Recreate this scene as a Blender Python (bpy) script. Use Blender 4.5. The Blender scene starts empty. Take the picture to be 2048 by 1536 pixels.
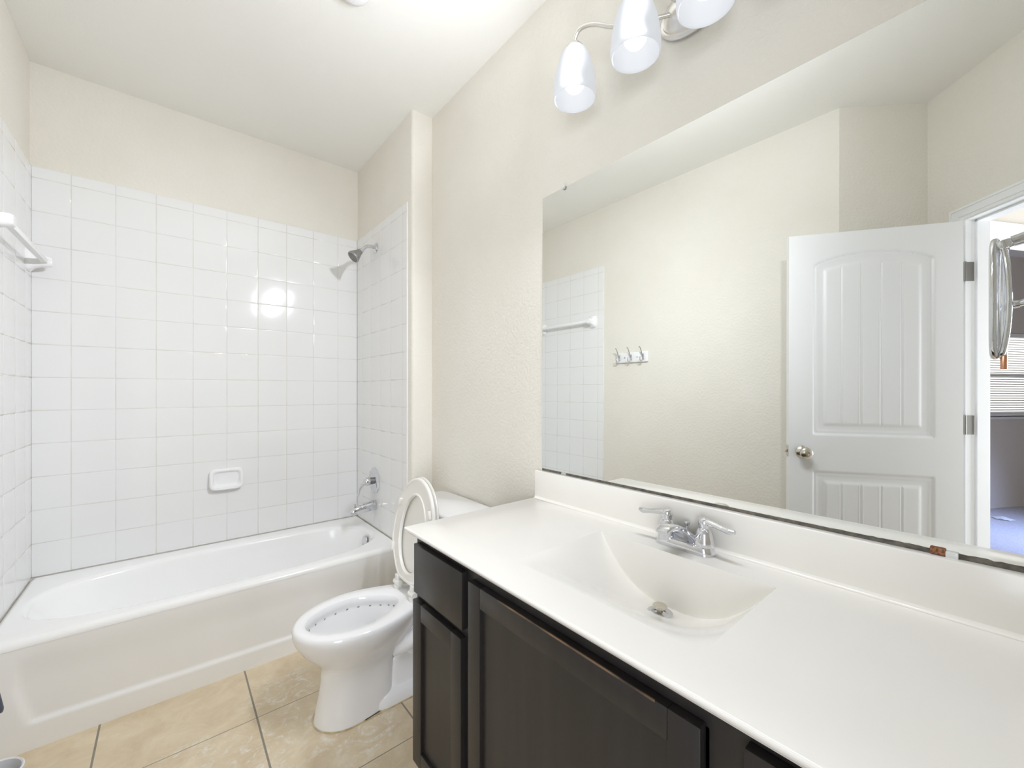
import bpy, bmesh, math, random
from math import sin, cos, pi, radians, sqrt
from mathutils import Vector, Matrix
random.seed(7)
SC = bpy.context.scene
COL = SC.collection

# ------------------------------------------------------------------ camera, world, view
cam_d = bpy.data.cameras.new('camera')
cam = bpy.data.objects.new('camera', cam_d)
COL.objects.link(cam)
ZC = 1.235                                   # eye height
cam.location = (0, 0, ZC)
cam.rotation_euler = (radians(90), 0, -radians(39.908))
cam_d.sensor_width = 36.0
cam_d.lens = 818.2 / 2048 * 36.0
cam_d.shift_y = (781.35 - 768) / 2048
cam_d.clip_start = 0.01
SC.camera = cam

w = bpy.data.worlds.new('world'); SC.world = w; w.use_nodes = True
_bg = w.node_tree.nodes['Background']
_bg.inputs['Color'].default_value = (1.0, 0.965, 0.92, 1)          # bright hazy daylight outside the far window
_bg.inputs['Strength'].default_value = 1.8

SC.view_settings.view_transform = 'Standard'
SC.view_settings.look = 'None'
SC.view_settings.gamma = 1.0
SC.view_settings.use_curve_mapping = False
SC.view_settings.exposure = -0.05
cy = SC.cycles
cy.use_denoising = True
cy.max_bounces = 12; cy.diffuse_bounces = 8; cy.glossy_bounces = 6; cy.transmission_bounces = 6
cy.sample_clamp_indirect = 6.0
cy.caustics_reflective = False; cy.caustics_refractive = False

BULB = 2.2           # glow of each lamp bulb
LAMP = 1.75           # light of each lamp toward the room (W)
DOWN = 1.35           # light of each lamp through the mouth of its shade (W)
SIDE = 0.8           # light of each lamp straight into the room (W)
LOW = 2.15            # light of each lamp slanting down toward the tub (W)
UP = 0.1             # light of each lamp toward the ceiling (W)
GLOW = 0.55          # glow of the frosted shades
LCOL = (0.945, 0.985, 1.06)
HALL = 66.0          # unseen fill light added in the hallway outside the bathroom door (W)
DAY = 26.0           # bluish daylight in the far room

def area(name, loc, target, size, size_y, power, color):
    d = bpy.data.lights.new(name, 'AREA'); d.shape = 'RECTANGLE'; d.size = size; d.size_y = size_y
    d.energy = power; d.color = color
    o = bpy.data.objects.new(name, d); COL.objects.link(o); o.location = loc
    o.rotation_euler = (Vector(target) - Vector(loc)).to_track_quat('-Z', 'Y').to_euler()
    return o
area('hall_fill', (-1.56, -1.20, 1.1), (0.1, 0.35, 0.9), 1.4, 1.6, HALL, (0.94, 0.985, 1.06))  # fill added behind the camera to brighten the bathroom through its door
area('bedroom_daylight', (-3.4, -1.5, 1.2), (-3.3, -0.1, 0.0), 0.7, 0.7, DAY, (0.40, 0.52, 1.0)).data.spread = radians(80)

# ------------------------------------------------------------------ materials
def mat(name, col=(0.8, 0.8, 0.8), rough=0.5, metal=0.0, spec=0.5, coat=0.0):
    m = bpy.data.materials.new(name); m.use_nodes = True
    b = m.node_tree.nodes['Principled BSDF']
    b.inputs['Base Color'].default_value = (*col, 1)
    b.inputs['Roughness'].default_value = rough
    b.inputs['Metallic'].default_value = metal
    b.inputs['Specular IOR Level'].default_value = spec
    if coat:
        b.inputs['Coat Weight'].default_value = coat
        b.inputs['Coat Roughness'].default_value = 0.06
    return m
def N(m, t): return m.node_tree.nodes.new(t)
def L(m, a, b): m.node_tree.links.new(a, b)
def bsdf(m): return m.node_tree.nodes['Principled BSDF']
def noise_col(m, c1, c2, scale, detail=4, lo=0.35, hi=0.65, stretch=None):
    tc = N(m, 'ShaderNodeTexCoord'); n = N(m, 'ShaderNodeTexNoise'); r = N(m, 'ShaderNodeValToRGB')
    n.inputs['Scale'].default_value = scale; n.inputs['Detail'].default_value = detail
    src = tc.outputs['Object']
    if stretch:
        mp = N(m, 'ShaderNodeMapping'); mp.inputs['Scale'].default_value = stretch
        L(m, src, mp.inputs['Vector']); src = mp.outputs['Vector']
    L(m, src, n.inputs['Vector']); L(m, n.outputs['Fac'], r.inputs['Fac'])
    e = r.color_ramp.elements
    e[0].position = lo; e[1].position = hi; e[0].color = (*c1, 1); e[1].color = (*c2, 1)
    L(m, r.outputs['Color'], bsdf(m).inputs['Base Color'])
    return n, r
def bump(m, scale, strength, dist=0.002, detail=3, rough=0.5):
    tc = N(m, 'ShaderNodeTexCoord'); n = N(m, 'ShaderNodeTexNoise'); b = N(m, 'ShaderNodeBump')
    n.inputs['Scale'].default_value = scale; n.inputs['Detail'].default_value = detail
    n.inputs['Roughness'].default_value = rough
    b.inputs['Strength'].default_value = strength; b.inputs['Distance'].default_value = dist
    L(m, tc.outputs['Object'], n.inputs['Vector']); L(m, n.outputs['Fac'], b.inputs['Height'])
    L(m, b.outputs['Normal'], bsdf(m).inputs['Normal'])
    return b

M = {}
M['paint'] = mat('wall_paint', (0.765, 0.735, 0.67), 0.75, spec=0.25)
noise_col(M['paint'], (0.755, 0.725, 0.655), (0.775, 0.748, 0.685), 3.0)
bump(M['paint'], 85, 0.48, 0.005, 3)
M['ceil'] = mat('ceiling_paint', (0.85, 0.84, 0.805), 0.85, spec=0.15)
bump(M['ceil'], 140, 0.22, 0.003, 2)
M['tile'] = mat('white_glazed_tile', (0.80, 0.80, 0.797), 0.09, spec=0.45)
M['grout'] = mat('tile_grout', (0.70, 0.68, 0.63), 0.9, spec=0.1)
noise_col(M['grout'], (0.64, 0.615, 0.56), (0.73, 0.715, 0.68), 9.0)
M['tub'] = mat('tub_enamel', (0.83, 0.83, 0.825), 0.13, spec=0.5)
noise_col(M['tub'], (0.885, 0.885, 0.878), (0.90, 0.90, 0.898), 4.0)
M['ceramic'] = mat('white_ceramic', (0.85, 0.85, 0.855), 0.07, spec=0.5)
M['seat'] = mat('seat_plastic', (0.80, 0.785, 0.74), 0.28)
M['bone'] = mat('cultured_marble', (0.855, 0.845, 0.82), 0.16, spec=0.45)
noise_col(M['bone'], (0.855, 0.838, 0.792), (0.868, 0.853, 0.812), 2.5)
M['chrome'] = mat('chrome', (0.70, 0.71, 0.74), 0.06, 1.0)
M['satin'] = mat('brushed_nickel', (0.74, 0.72, 0.69), 0.27, 1.0)
M['nickel_knob'] = mat('satin_knob_metal', (0.66, 0.62, 0.54), 0.24, 1.0)
M['dull'] = mat('dull_metal', (0.40, 0.40, 0.40), 0.33, 1.0)
M['hinge'] = mat('hinge_metal', (0.26, 0.25, 0.235), 0.4, 1.0)
M['white'] = mat('white_trim_paint', (0.84, 0.845, 0.85), 0.38)
M['black'] = mat('dark_shadow_gap', (0.03, 0.025, 0.02), 0.7)
M['hole_shade'] = mat('rim_hole_dark', (0.30, 0.29, 0.27), 0.6)  # dark colour standing in for the shade inside the flush holes
M['caulk'] = mat('old_caulk', (0.50, 0.40, 0.24), 0.7)
noise_col(M['caulk'], (0.42, 0.32, 0.17), (0.62, 0.54, 0.38), 30)
M['strip'] = mat('oxidised_channel', (0.11, 0.10, 0.085), 0.6)
noise_col(M['strip'], (0.07, 0.065, 0.055), (0.17, 0.15, 0.12), 60)
M['rust'] = mat('rust', (0.22, 0.09, 0.04), 0.8); noise_col(M['rust'], (0.14, 0.05, 0.025), (0.36, 0.17, 0.08), 220)
M['clip'] = mat('clip_plastic', (0.85, 0.87, 0.86), 0.15); bsdf(M['clip']).inputs['Transmission Weight'].default_value = 0.12
M['copper'] = mat('copper_tip', (0.62, 0.33, 0.22), 0.35, 1.0)
M['grip'] = mat('slate_grip', (0.075, 0.085, 0.125), 0.5)
M['brushwhite'] = mat('brush_white_plastic', (0.80, 0.81, 0.84), 0.3)
M['bristle'] = mat('bristle_grey', (0.10, 0.10, 0.11), 0.9)
M['taupe'] = mat('bedroom_wall_paint', (0.66, 0.61, 0.55), 0.8, spec=0.2); bump(M['taupe'], 95, 0.25, 0.003)
M['carpet'] = mat('carpet', (0.50, 0.49, 0.50), 0.95, spec=0.05)
noise_col(M['carpet'], (0.42, 0.41, 0.42), (0.56, 0.55, 0.56), 160); bump(M['carpet'], 220, 0.6, 0.006)
M['slat'] = mat('blind_slat', (0.86, 0.86, 0.87), 0.4)
M['paper'] = mat('paper', (0.95, 0.95, 0.94), 0.8)

# cabinet: espresso stain, worn to bare wood along door edges
m = M['cab'] = mat('espresso_wood', (0.043, 0.037, 0.034), 0.36, spec=0.45)
noise_col(m, (0.017, 0.0148, 0.0142), (0.023, 0.020, 0.0188), 30, 5, stretch=(1, 1, 0.06))
m = M['worn'] = mat('worn_espresso_edge', (0.045, 0.038, 0.034), 0.45)
noise_col(m, (0.030, 0.024, 0.021), (0.17, 0.105, 0.062), 9, 6, 0.42, 0.58)

# mirror
m = M['mirror'] = mat('mirror_silver', (0.93, 0.945, 0.925), 0.0, 1.0)
m = M['glassedge'] = mat('mirror_edge', (0.62, 0.70, 0.66), 0.25)

# floor tile
def floor_mat():
    m = mat('beige_stone_floor_tile', (0.6, 0.5, 0.36), 0.42, spec=0.35)
    nt = m.node_tree
    tc = N(m, 'ShaderNodeTexCoord')
    sep = N(m, 'ShaderNodeSeparateXYZ'); L(m, tc.outputs['Object'], sep.inputs[0])
    def math_(op, a, b=None, clamp=False):
        n = N(m, 'ShaderNodeMath'); n.operation = op; n.use_clamp = clamp
        for i, v in enumerate((a, b)):
            if v is None: continue
            if isinstance(v, (int, float)): n.inputs[i].default_value = v
            else: L(m, v, n.inputs[i])
        return n.outputs[0]
    def line(coord, off, pitch, hw):
        f = math_('FRACT', math_('DIVIDE', math_('SUBTRACT', coord, off - 40 * pitch), pitch))
        d = math_('MINIMUM', f, math_('SUBTRACT', 1.0, f))
        return math_('LESS_THAN', math_('MULTIPLY', d, pitch), hw)
    g = math_('MAXIMUM', line(sep.outputs[0], 0.2525, 0.451, 0.0032), line(sep.outputs[1], 1.8025, 0.4548, 0.0017))
    def noise(scale, detail, rough=0.6, stretch=(1, 1, 1), dist=0.0):
        mp = N(m, 'ShaderNodeMapping'); mp.inputs['Scale'].default_value = stretch
        L(m, tc.outputs['Object'], mp.inputs['Vector'])
        n = N(m, 'ShaderNodeTexNoise'); n.inputs['Scale'].default_value = scale; n.inputs['Detail'].default_value = detail
        n.inputs['Roughness'].default_value = rough; n.inputs['Distortion'].default_value = dist
        L(m, mp.outputs['Vector'], n.inputs['Vector']); return n.outputs['Fac']
    r1 = N(m, 'ShaderNodeValToRGB'); e = r1.color_ramp.elements
    e[0].position = 0.30; e[0].color = (0.60, 0.485, 0.33, 1); e[1].position = 0.70; e[1].color = (0.76, 0.665, 0.50, 1)
    L(m, noise(7, 9, 0.72, (1, 1.3, 1), 0.5), r1.inputs['Fac'])
    # pale dried film wiped across the tiles near the toilet
    def ramp(src, lo, hi):
        n = N(m, 'ShaderNodeMapRange'); n.inputs['From Min'].default_value = lo; n.inputs['From Max'].default_value = hi
        L(m, src, n.inputs['Value']); return n.outputs[0]
    def blob(cx, cy_, r):
        v = N(m, 'ShaderNodeVectorMath'); v.operation = 'DISTANCE'; L(m, tc.outputs['Object'], v.inputs[0]); v.inputs[1].default_value = (cx, cy_, 0)
        return ramp(v.outputs['Value'], r, r * 0.35)
    area_ = blob(0.38, 1.88, 0.20)
    for b in ((0.36, 1.70, 0.20), (0.22, 1.60, 0.22), (0.55, 1.47, 0.20), (0.05, 1.72, 0.16), (0.45, 1.55, 0.15)):
        area_ = math_('MAXIMUM', area_, blob(*b))
    scuff = math_('MULTIPLY', math_('MULTIPLY', ramp(noise(11, 8, 0.75, (1, 1, 1), 1.5), 0.50, 0.60), ramp(noise(70, 4, 0.7), 0.36, 0.60)), area_, True)
    mix = N(m, 'ShaderNodeMix'); mix.data_type = 'RGBA'
    L(m, math_('MULTIPLY', scuff, 0.9), mix.inputs[0]); L(m, r1.outputs['Color'], mix.inputs[6]); mix.inputs[7].default_value = (0.83, 0.81, 0.76, 1)
    mix2 = N(m, 'ShaderNodeMix'); mix2.data_type = 'RGBA'
    L(m, g, mix2.inputs[0]); L(m, mix.outputs[2], mix2.inputs[6]); mix2.inputs[7].default_value = (0.26, 0.235, 0.19, 1)
    L(m, mix2.outputs[2], bsdf(m).inputs['Base Color'])
    b = N(m, 'ShaderNodeBump'); b.inputs['Strength'].default_value = 0.35; b.inputs['Distance'].default_value = 0.003
    h = math_('SUBTRACT', noise(14, 6, 0.6), math_('MULTIPLY', g, 1.2))
    L(m, h, b.inputs['Height']); L(m, b.outputs['Normal'], bsdf(m).inputs['Normal'])
    return m
M['floor'] = floor_mat()

# lamp shade (frosted glass) and bulb
m = M['shade'] = bpy.data.materials.new('frosted_glass_shade'); m.use_nodes = True
nt = m.node_tree; nt.nodes.remove(nt.nodes['Principled BSDF']); out = nt.nodes['Material Output']
_tr = nt.nodes.new('ShaderNodeBsdfTranslucent'); _tr.inputs[0].default_value = (0.30, 0.31, 0.33, 1)
_df = nt.nodes.new('ShaderNodeBsdfDiffuse'); _df.inputs[0].default_value = (0.24, 0.25, 0.27, 1)
_gl = nt.nodes.new('ShaderNodeBsdfGlossy'); _gl.inputs['Roughness'].default_value = 0.25
_m1 = nt.nodes.new('ShaderNodeMixShader'); _m1.inputs[0].default_value = 0.72
_m2 = nt.nodes.new('ShaderNodeMixShader'); _m2.inputs[0].default_value = 0.03
nt.links.new(_tr.outputs[0], _m1.inputs[1]); nt.links.new(_df.outputs[0], _m1.inputs[2])
nt.links.new(_m1.outputs[0], _m2.inputs[1]); nt.links.new(_gl.outputs[0], _m2.inputs[2])
_em = nt.nodes.new('ShaderNodeEmission'); _em.inputs[0].default_value = (0.96, 0.98, 1.0, 1); _em.inputs[1].default_value = GLOW
_ad = nt.nodes.new('ShaderNodeAddShader'); nt.links.new(_m2.outputs[0], _ad.inputs[0]); nt.links.new(_em.outputs[0], _ad.inputs[1])
nt.links.new(_ad.outputs[0], out.inputs[0])
m = M['bulb'] = mat('lit_bulb', (1, 1, 1), 0.4)
bsdf(m).inputs['Emission Color'].default_value = (1.0, 0.975, 0.94, 1); bsdf(m).inputs['Emission Strength'].default_value = BULB

# brick seen through the blind
m = M['brick'] = mat('brick', (0.4, 0.25, 0.18), 0.9)
_tc = N(m, 'ShaderNodeTexCoord'); _mp = N(m, 'ShaderNodeMapping'); _mp.inputs['Rotation'].default_value = (radians(90), 0, 0)
_bt = N(m, 'ShaderNodeTexBrick')
_bt.inputs['Color1'].default_value = (0.62, 0.42, 0.30, 1); _bt.inputs['Color2'].default_value = (0.75, 0.58, 0.44, 1)
_bt.inputs['Mortar'].default_value = (0.85, 0.82, 0.78, 1); _bt.inputs['Scale'].default_value = 4.5
L(m, _tc.outputs['Object'], _mp.inputs['Vector']); L(m, _mp.outputs['Vector'], _bt.inputs['Vector'])
L(m, _bt.outputs['Color'], bsdf(m).inputs['Base Color'])

# ------------------------------------------------------------------ mesh helpers
def obj(name, bm, mats, parent=None, smooth=True, ang=38, recalc=True):
    me = bpy.data.meshes.new(name)
    if recalc: bmesh.ops.recalc_face_normals(bm, faces=bm.faces[:])
    bm.to_mesh(me); bm.free()
    for mt in (mats if isinstance(mats, (list, tuple)) else [mats]): me.materials.append(mt)
    if smooth:
        for p in me.polygons: p.use_smooth = True
        me.set_sharp_from_angle(angle=radians(ang))
    o = bpy.data.objects.new(name, me); COL.objects.link(o)
    if parent: o.parent = parent
    return o
def struct(name, bm, mats, parent=None, **k):
    o = obj(name, bm, mats, parent, **k)
    if parent is None: o['kind'] = 'structure'
    return o
def tag(o, label, cat, group=None):
    o['label'] = label; o['category'] = cat
    if group: o['group'] = group
    return o
def thing(name, label, cat, loc=(0, 0, 0), rotz=0, group=None):
    o = bpy.data.objects.new(name, None); COL.objects.link(o); o.empty_display_size = 0.05
    o.location = loc; o.rotation_euler = (0, 0, rotz)
    return tag(o, label, cat, group)
def bm_(): return bmesh.new()
def box(bm, x0, x1, y0, y1, z0, z1, bev=0.0, seg=2, mi=0, mtx=None):
    g = bmesh.ops.create_cube(bm, size=1.0); vs = g['verts']
    for v in vs: v.co = Vector(((x0 + x1) / 2 + v.co.x * (x1 - x0), (y0 + y1) / 2 + v.co.y * (y1 - y0), (z0 + z1) / 2 + v.co.z * (z1 - z0)))
    fs = set(f for v in vs for f in v.link_faces)
    if bev > 0:
        es = list(set(e for v in vs for e in v.link_edges))
        r = bmesh.ops.bevel(bm, geom=es, offset=bev, segments=seg, affect='EDGES', profile=0.5)
        fs = set(r['faces']) | set(f for f in fs if f.is_valid)
        vs = list(set(v for f in fs for v in f.verts))
    for f in fs: f.material_index = mi
    if mtx is not None: bmesh.ops.transform(bm, matrix=mtx, verts=list(set(vs)))
    return vs
def loft(bm, rings, cap0=True, cap1=True, closed=True, mi=0):
    R = [[bm.verts.new(p) for p in r] for r in rings]
    n = len(R[0])
    for a, b in zip(R[:-1], R[1:]):
        for i in range(n if closed else n - 1):
            j = (i + 1) % n
            try:
                f = bm.faces.new((a[i], a[j], b[j], b[i])); f.material_index = mi
            except ValueError: pass
    if cap0: f = bm.faces.new(R[0][::-1]); f.material_index = mi
    if cap1: f = bm.faces.new(R[-1]); f.material_index = mi
    return R
def catmull(pts, sub=8):
    P = [Vector(p) for p in pts]; P = [P[0] * 2 - P[1]] + P + [P[-1] * 2 - P[-2]]
    out = []
    for i in range(1, len(P) - 2):
        for k in range(sub):
            t = k / sub; a, b, c, d = P[i - 1], P[i], P[i + 1], P[i + 2]
            out.append(0.5 * ((2 * b) + (c - a) * t + (2 * a - 5 * b + 4 * c - d) * t * t + (3 * b - a - 3 * c + d) * t ** 3))
    out.append(P[-2]); return out
def tube(bm, pts, r, n=14, sub=8, smooth=True, cap=True, flat=None, mi=0, up=None):
    """sweep a circle along pts; r a number or list per control point; flat=(sx,sy) squashes the section"""
    C = catmull(pts, sub) if smooth and len(pts) > 2 else [Vector(p) for p in pts]
    m = len(C)
    rr = [r] * m if isinstance(r, (int, float)) else [float(_lerp(r, i / (m - 1))) for i in range(m)]
    T = [(C[min(i + 1, m - 1)] - C[max(i - 1, 0)]).normalized() for i in range(m)]
    ref = Vector(up) if up else (Vector((0, 0, 1)) if abs(T[0].z) < 0.9 else Vector((1, 0, 0)))
    u = (ref - T[0] * ref.dot(T[0])).normalized()
    rings = []
    for i in range(m):
        u = (u - T[i] * u.dot(T[i])).normalized(); v = T[i].cross(u)
        sx, sy = flat if flat else (1, 1)
        rings.append([C[i] + (u * cos(2 * pi * k / n) * sx + v * sin(2 * pi * k / n) * sy) * rr[i] for k in range(n)])
    return loft(bm, rings, cap, cap, mi=mi)
def _lerp(a, t):
    x = t * (len(a) - 1); i = min(int(x), len(a) - 2); return a[i] + (a[i + 1] - a[i]) * (x - i)
def lathe(bm, prof, n=32, mtx=None, cap0=True, cap1=True, mi=0):
    """prof: list of (radius, height) turned about z"""
    rings = [[Vector((max(r, 1e-5) * cos(2 * pi * k / n), max(r, 1e-5) * sin(2 * pi * k / n), h)) for k in range(n)] for r, h in prof]
    if mtx is not None: rings = [[mtx @ p for p in q] for q in rings]
    return loft(bm, rings, cap0, cap1, mi=mi)
def axis_mtx(loc, d, upv=(0, 0, 1)):
    q = Vector(d).normalized().to_track_quat('Z', 'Y'); return Matrix.Translation(loc) @ q.to_matrix().to_4x4()
def prism(bm, poly, z0, z1, mi=0):
    return loft(bm, [[Vector((x, y, z0)) for x, y in poly], [Vector((x, y, z1)) for x, y in poly]], mi=mi)
def grid(bm, fn, nu, nv, mi=0):
    V = [[bm.verts.new(fn(i / nu, j / nv)) for j in range(nv + 1)] for i in range(nu + 1)]
    for i in range(nu):
        for j in range(nv):
            f = bm.faces.new((V[i][j], V[i + 1][j], V[i + 1][j + 1], V[i][j + 1])); f.material_index = mi
    return V
def smooth(a, b, x):
    t = max(0.0, min(1.0, (x - a) / (b - a))); return t * t * (3 - 2 * t)

# ------------------------------------------------------------------ room shell
CEIL = 2.7364
XR = 1.110                 # mirror wall
XL = -0.490                # left wall
YB = 2.8405                # back wall
XA = 0.992                 # wall at the shower end of the tub
YS = 2.0145                # front of the stub wall
P1 = Vector((-0.490, 0.548)); P2 = Vector((-0.7926, 0.2439))      # 45 degree jog beyond the left wall
DD = Vector((1, -1)).normalized(); DN = Vector((-1, -1)).normalized()   # along / out of the door wall
S0, S1 = 0.195, 0.910      # door opening along the door wall
HEAD = 2.047
PD = P2 + DD * 1.075       # end of the door wall
YE = -0.53
def P2D(s, dep=0.0): return P2 + DD * s + DN * dep

b = bm_(); box(b, -0.95, 1.30, -0.75, 2.95, -0.06, 0.0); struct('floor', b, M['floor'], smooth=False)
b = bm_(); prism(b, [(-0.60, 2.95), (1.25, 2.95), (1.25, -0.60), (-0.02, -0.62), (-0.90, 0.20), (-0.60, 0.60)], CEIL, CEIL + 0.06); struct('ceiling', b, M['ceil'], smooth=False)
b = bm_(); box(b, XL - 0.12, XR + 0.12, YB, YB + 0.1, 0, CEIL); wall_back = struct('wall_back', b, M['paint'], smooth=False)
b = bm_(); prism(b, [(XL, YB), (XL - 0.11, YB), (XL - 0.11, P1.y + 0.05), (P1.x, P1.y)], 0, CEIL); wall_left = struct('wall_left', b, M['paint'], smooth=False)
b = bm_(); prism(b, [tuple(P1), (P1.x - 0.11, P1.y + 0.05), tuple(P2 + Vector((-0.10, 0.10))), tuple(P2)], 0, CEIL); struct('wall_diagonal', b, M['paint'], smooth=False)
b = bm_(); box(b, XR, XR + 0.1, YE - 0.1, YB, 0, CEIL); wall_right = struct('wall_right', b, M['paint'], smooth=False)
# stub wall with rounded drywall corner
r = 0.018
pts = [(XR, YS)] + [(XA + r - r * sin(a), YS + r - r * cos(a)) for a in [i * pi / 12 for i in range(7)]] + [(XA, YB), (XR, YB)]
b = bm_(); prism(b, pts, 0, CEIL); wall_alcove = struct('wall_alcove', b, M['paint'], ang=25)
b = bm_(); box(b, PD.x - 0.02, XR, YE - 0.1, YE, 0, CEIL); struct('wall_end', b, M['paint'], smooth=False)
# door wall with its opening
WT = 0.092
b = bm_()
def wallpiece(b, s0, s1, z0, z1, d0=0.0, d1=WT):
    q = [P2D(s0, d0), P2D(s1, d0), P2D(s1, d1), P2D(s0, d1)]
    prism(b, [tuple(v) for v in q], z0, z1)
wallpiece(b, 0.0, S0 - 0.012, 0, CEIL); wallpiece(b, S1 + 0.012, 1.10, 0, CEIL); wallpiece(b, S0 - 0.012, S1 + 0.012, HEAD + 0.012, CEIL)
struct('wall_door', b, M['paint'], smooth=False)
# jamb with stop
b = bm_()
wallpiece(b, S0 - 0.012, S0, 0, HEAD + 0.012, -0.002, WT + 0.002); wallpiece(b, S1, S1 + 0.012, 0, HEAD + 0.012, -0.002, WT + 0.002)
wallpiece(b, S0, S1, HEAD, HEAD + 0.012, -0.002, WT + 0.002)
wallpiece(b, S0, S0 + 0.010, 0, HEAD, 0.040, WT + 0.002); wallpiece(b, S1 - 0.010, S1, 0, HEAD, 0.040, WT + 0.002); wallpiece(b, S0, S1, HEAD - 0.010, HEAD, 0.040, WT + 0.002)
struct('trim_1', b, M['white'], smooth=False)
# casing, both faces, stepped profile
b = bm_()
def casing(b, side):
    for (o0, o1, t) in ((0.006, 0.020, 0.010), (0.020, 0.052, 0.014), (0.052, 0.062, 0.018)):
        d0, d1 = (-t, 0.0) if side < 0 else (WT, WT + t)
        wallpiece(b, S0 - o1, S0 - o0, 0, HEAD + o1, d0, d1); wallpiece(b, S1 + o0, S1 + o1, 0, HEAD + o1, d0, d1)
        wallpiece(b, S0 - o0, S1 + o0, HEAD + o0, HEAD + o1, d0, d1)
casing(b, -1); casing(b, 1)
struct('trim_2', b, M['white'], smooth=False)
# baseboards
def baseboard(name, a, c, n):
    a, c, n = Vector(a), Vector(c), Vector(n).normalized(); b = bm_()
    for t, z in ((0.014, 0.075), (0.008, 0.090)):
        prism(b, [tuple(a), tuple(c), tuple(c + n * t), tuple(a + n * t)], 0, z)
    struct(name, b, M['white'], smooth=False)
baseboard('baseboard_left', (XL, 2.10), P1, (1, 0)); baseboard('baseboard_diagonal', P1, P2 + Vector((0.01, 0.01)), (1, -1))
baseboard('baseboard_right', (XR, 1.99), (XR, 1.18), (-1, 0)); baseboard('baseboard_stub', (XA + 0.02, YS), (XR - 0.015, YS), (0, -1))

# ------------------------------------------------------------------ wall tile (real tiles with pillowed edges over a grout bed)
TT = 0.0062; TR0 = ZC + 0.9753; TP = 0.1524
rows = [TR0 + 0.0508] + [TR0 - TP * i for i in range(13)]        # 2 in trim, then 12 courses
rows = [z for z in rows if z > 0.39] + [0.3825]
colsX = [-0.484] + [-0.3598 + TP * i for i in range(9)] + [0.985]
def tiles(name, us, zs, place, parent):
    b = bm_(); g = 0.0011; ch = 0.0016
    def q(a, c, mi):
        f = b.faces.new([b.verts.new(place(*p)) for p in (a + c)]); f.material_index = mi
    u0, u1, z0, z1 = us[0], us[-1], zs[-1], zs[0]
    for i in range(len(us) - 1):
        for j in range(len(zs) - 1):
            a0, a1 = us[i] + (g if i else 0), us[i + 1] - (g if i < len(us) - 2 else 0)
            t1, t0 = zs[j] - (g if j else 0), zs[j + 1] + (g if j < len(zs) - 2 else 0)
            jx, jz = random.uniform(-.0001, .0001), random.uniform(-.0001, .0001)
            lev = [(0.0, TT - 0.0014), (ch * 0.4, TT - 0.0004), (ch * 1.0, TT - 0.00006), (ch * 2, TT)]
            R = []
            for k, (ins, h) in enumerate(lev):
                c = [(a0 + ins, t0 + ins), (a1 - ins, t0 + ins), (a1 - ins, t1 - ins), (a0 + ins, t1 - ins)]
                R.append([b.verts.new(place(u, z, h + (jx if idx in (1, 2) else -jx) * (k > 1) * 0.5)) for idx, (u, z) in enumerate(c)])
            for A, B in zip(R[:-1], R[1:]):
                for k in range(4): b.faces.new((A[k], A[(k + 1) % 4], B[(k + 1) % 4], B[k]))
            b.faces.new(R[-1])
    # grout bed and edge
    c = [(u0, z0), (u1, z0), (u1, z1), (u0, z1)]
    lo = [b.verts.new(place(u, z, -0.0005)) for u, z in c]; hi = [b.verts.new(place(u, z, TT - 0.0007)) for u, z in c]
    f = b.faces.new(hi); f.material_index = 1
    for k in range(4): b.faces.new((lo[k], lo[(k + 1) % 4], hi[(k + 1) % 4], hi[k])).material_index = 0
    return obj(name, b, [M['tile'], M['grout']], parent, ang=50)
tiles('tile_panel', colsX, rows, lambda u, z, h: Vector((u, YB - h, z)), wall_back)
ysR = [2.068, 2.124] + [2.124 + TP * i for i in range(1, 5)] + [YB - TT]
rows_s = rows[:-1] + [0.3825]
tiles('tile_panel', ysR, rows_s, lambda u, z, h: Vector((XA - h, u, z)), wall_alcove)
tiles('tile_panel', ysR, rows_s, lambda u, z, h: Vector((XL + h, u, z)), wall_left)

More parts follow.
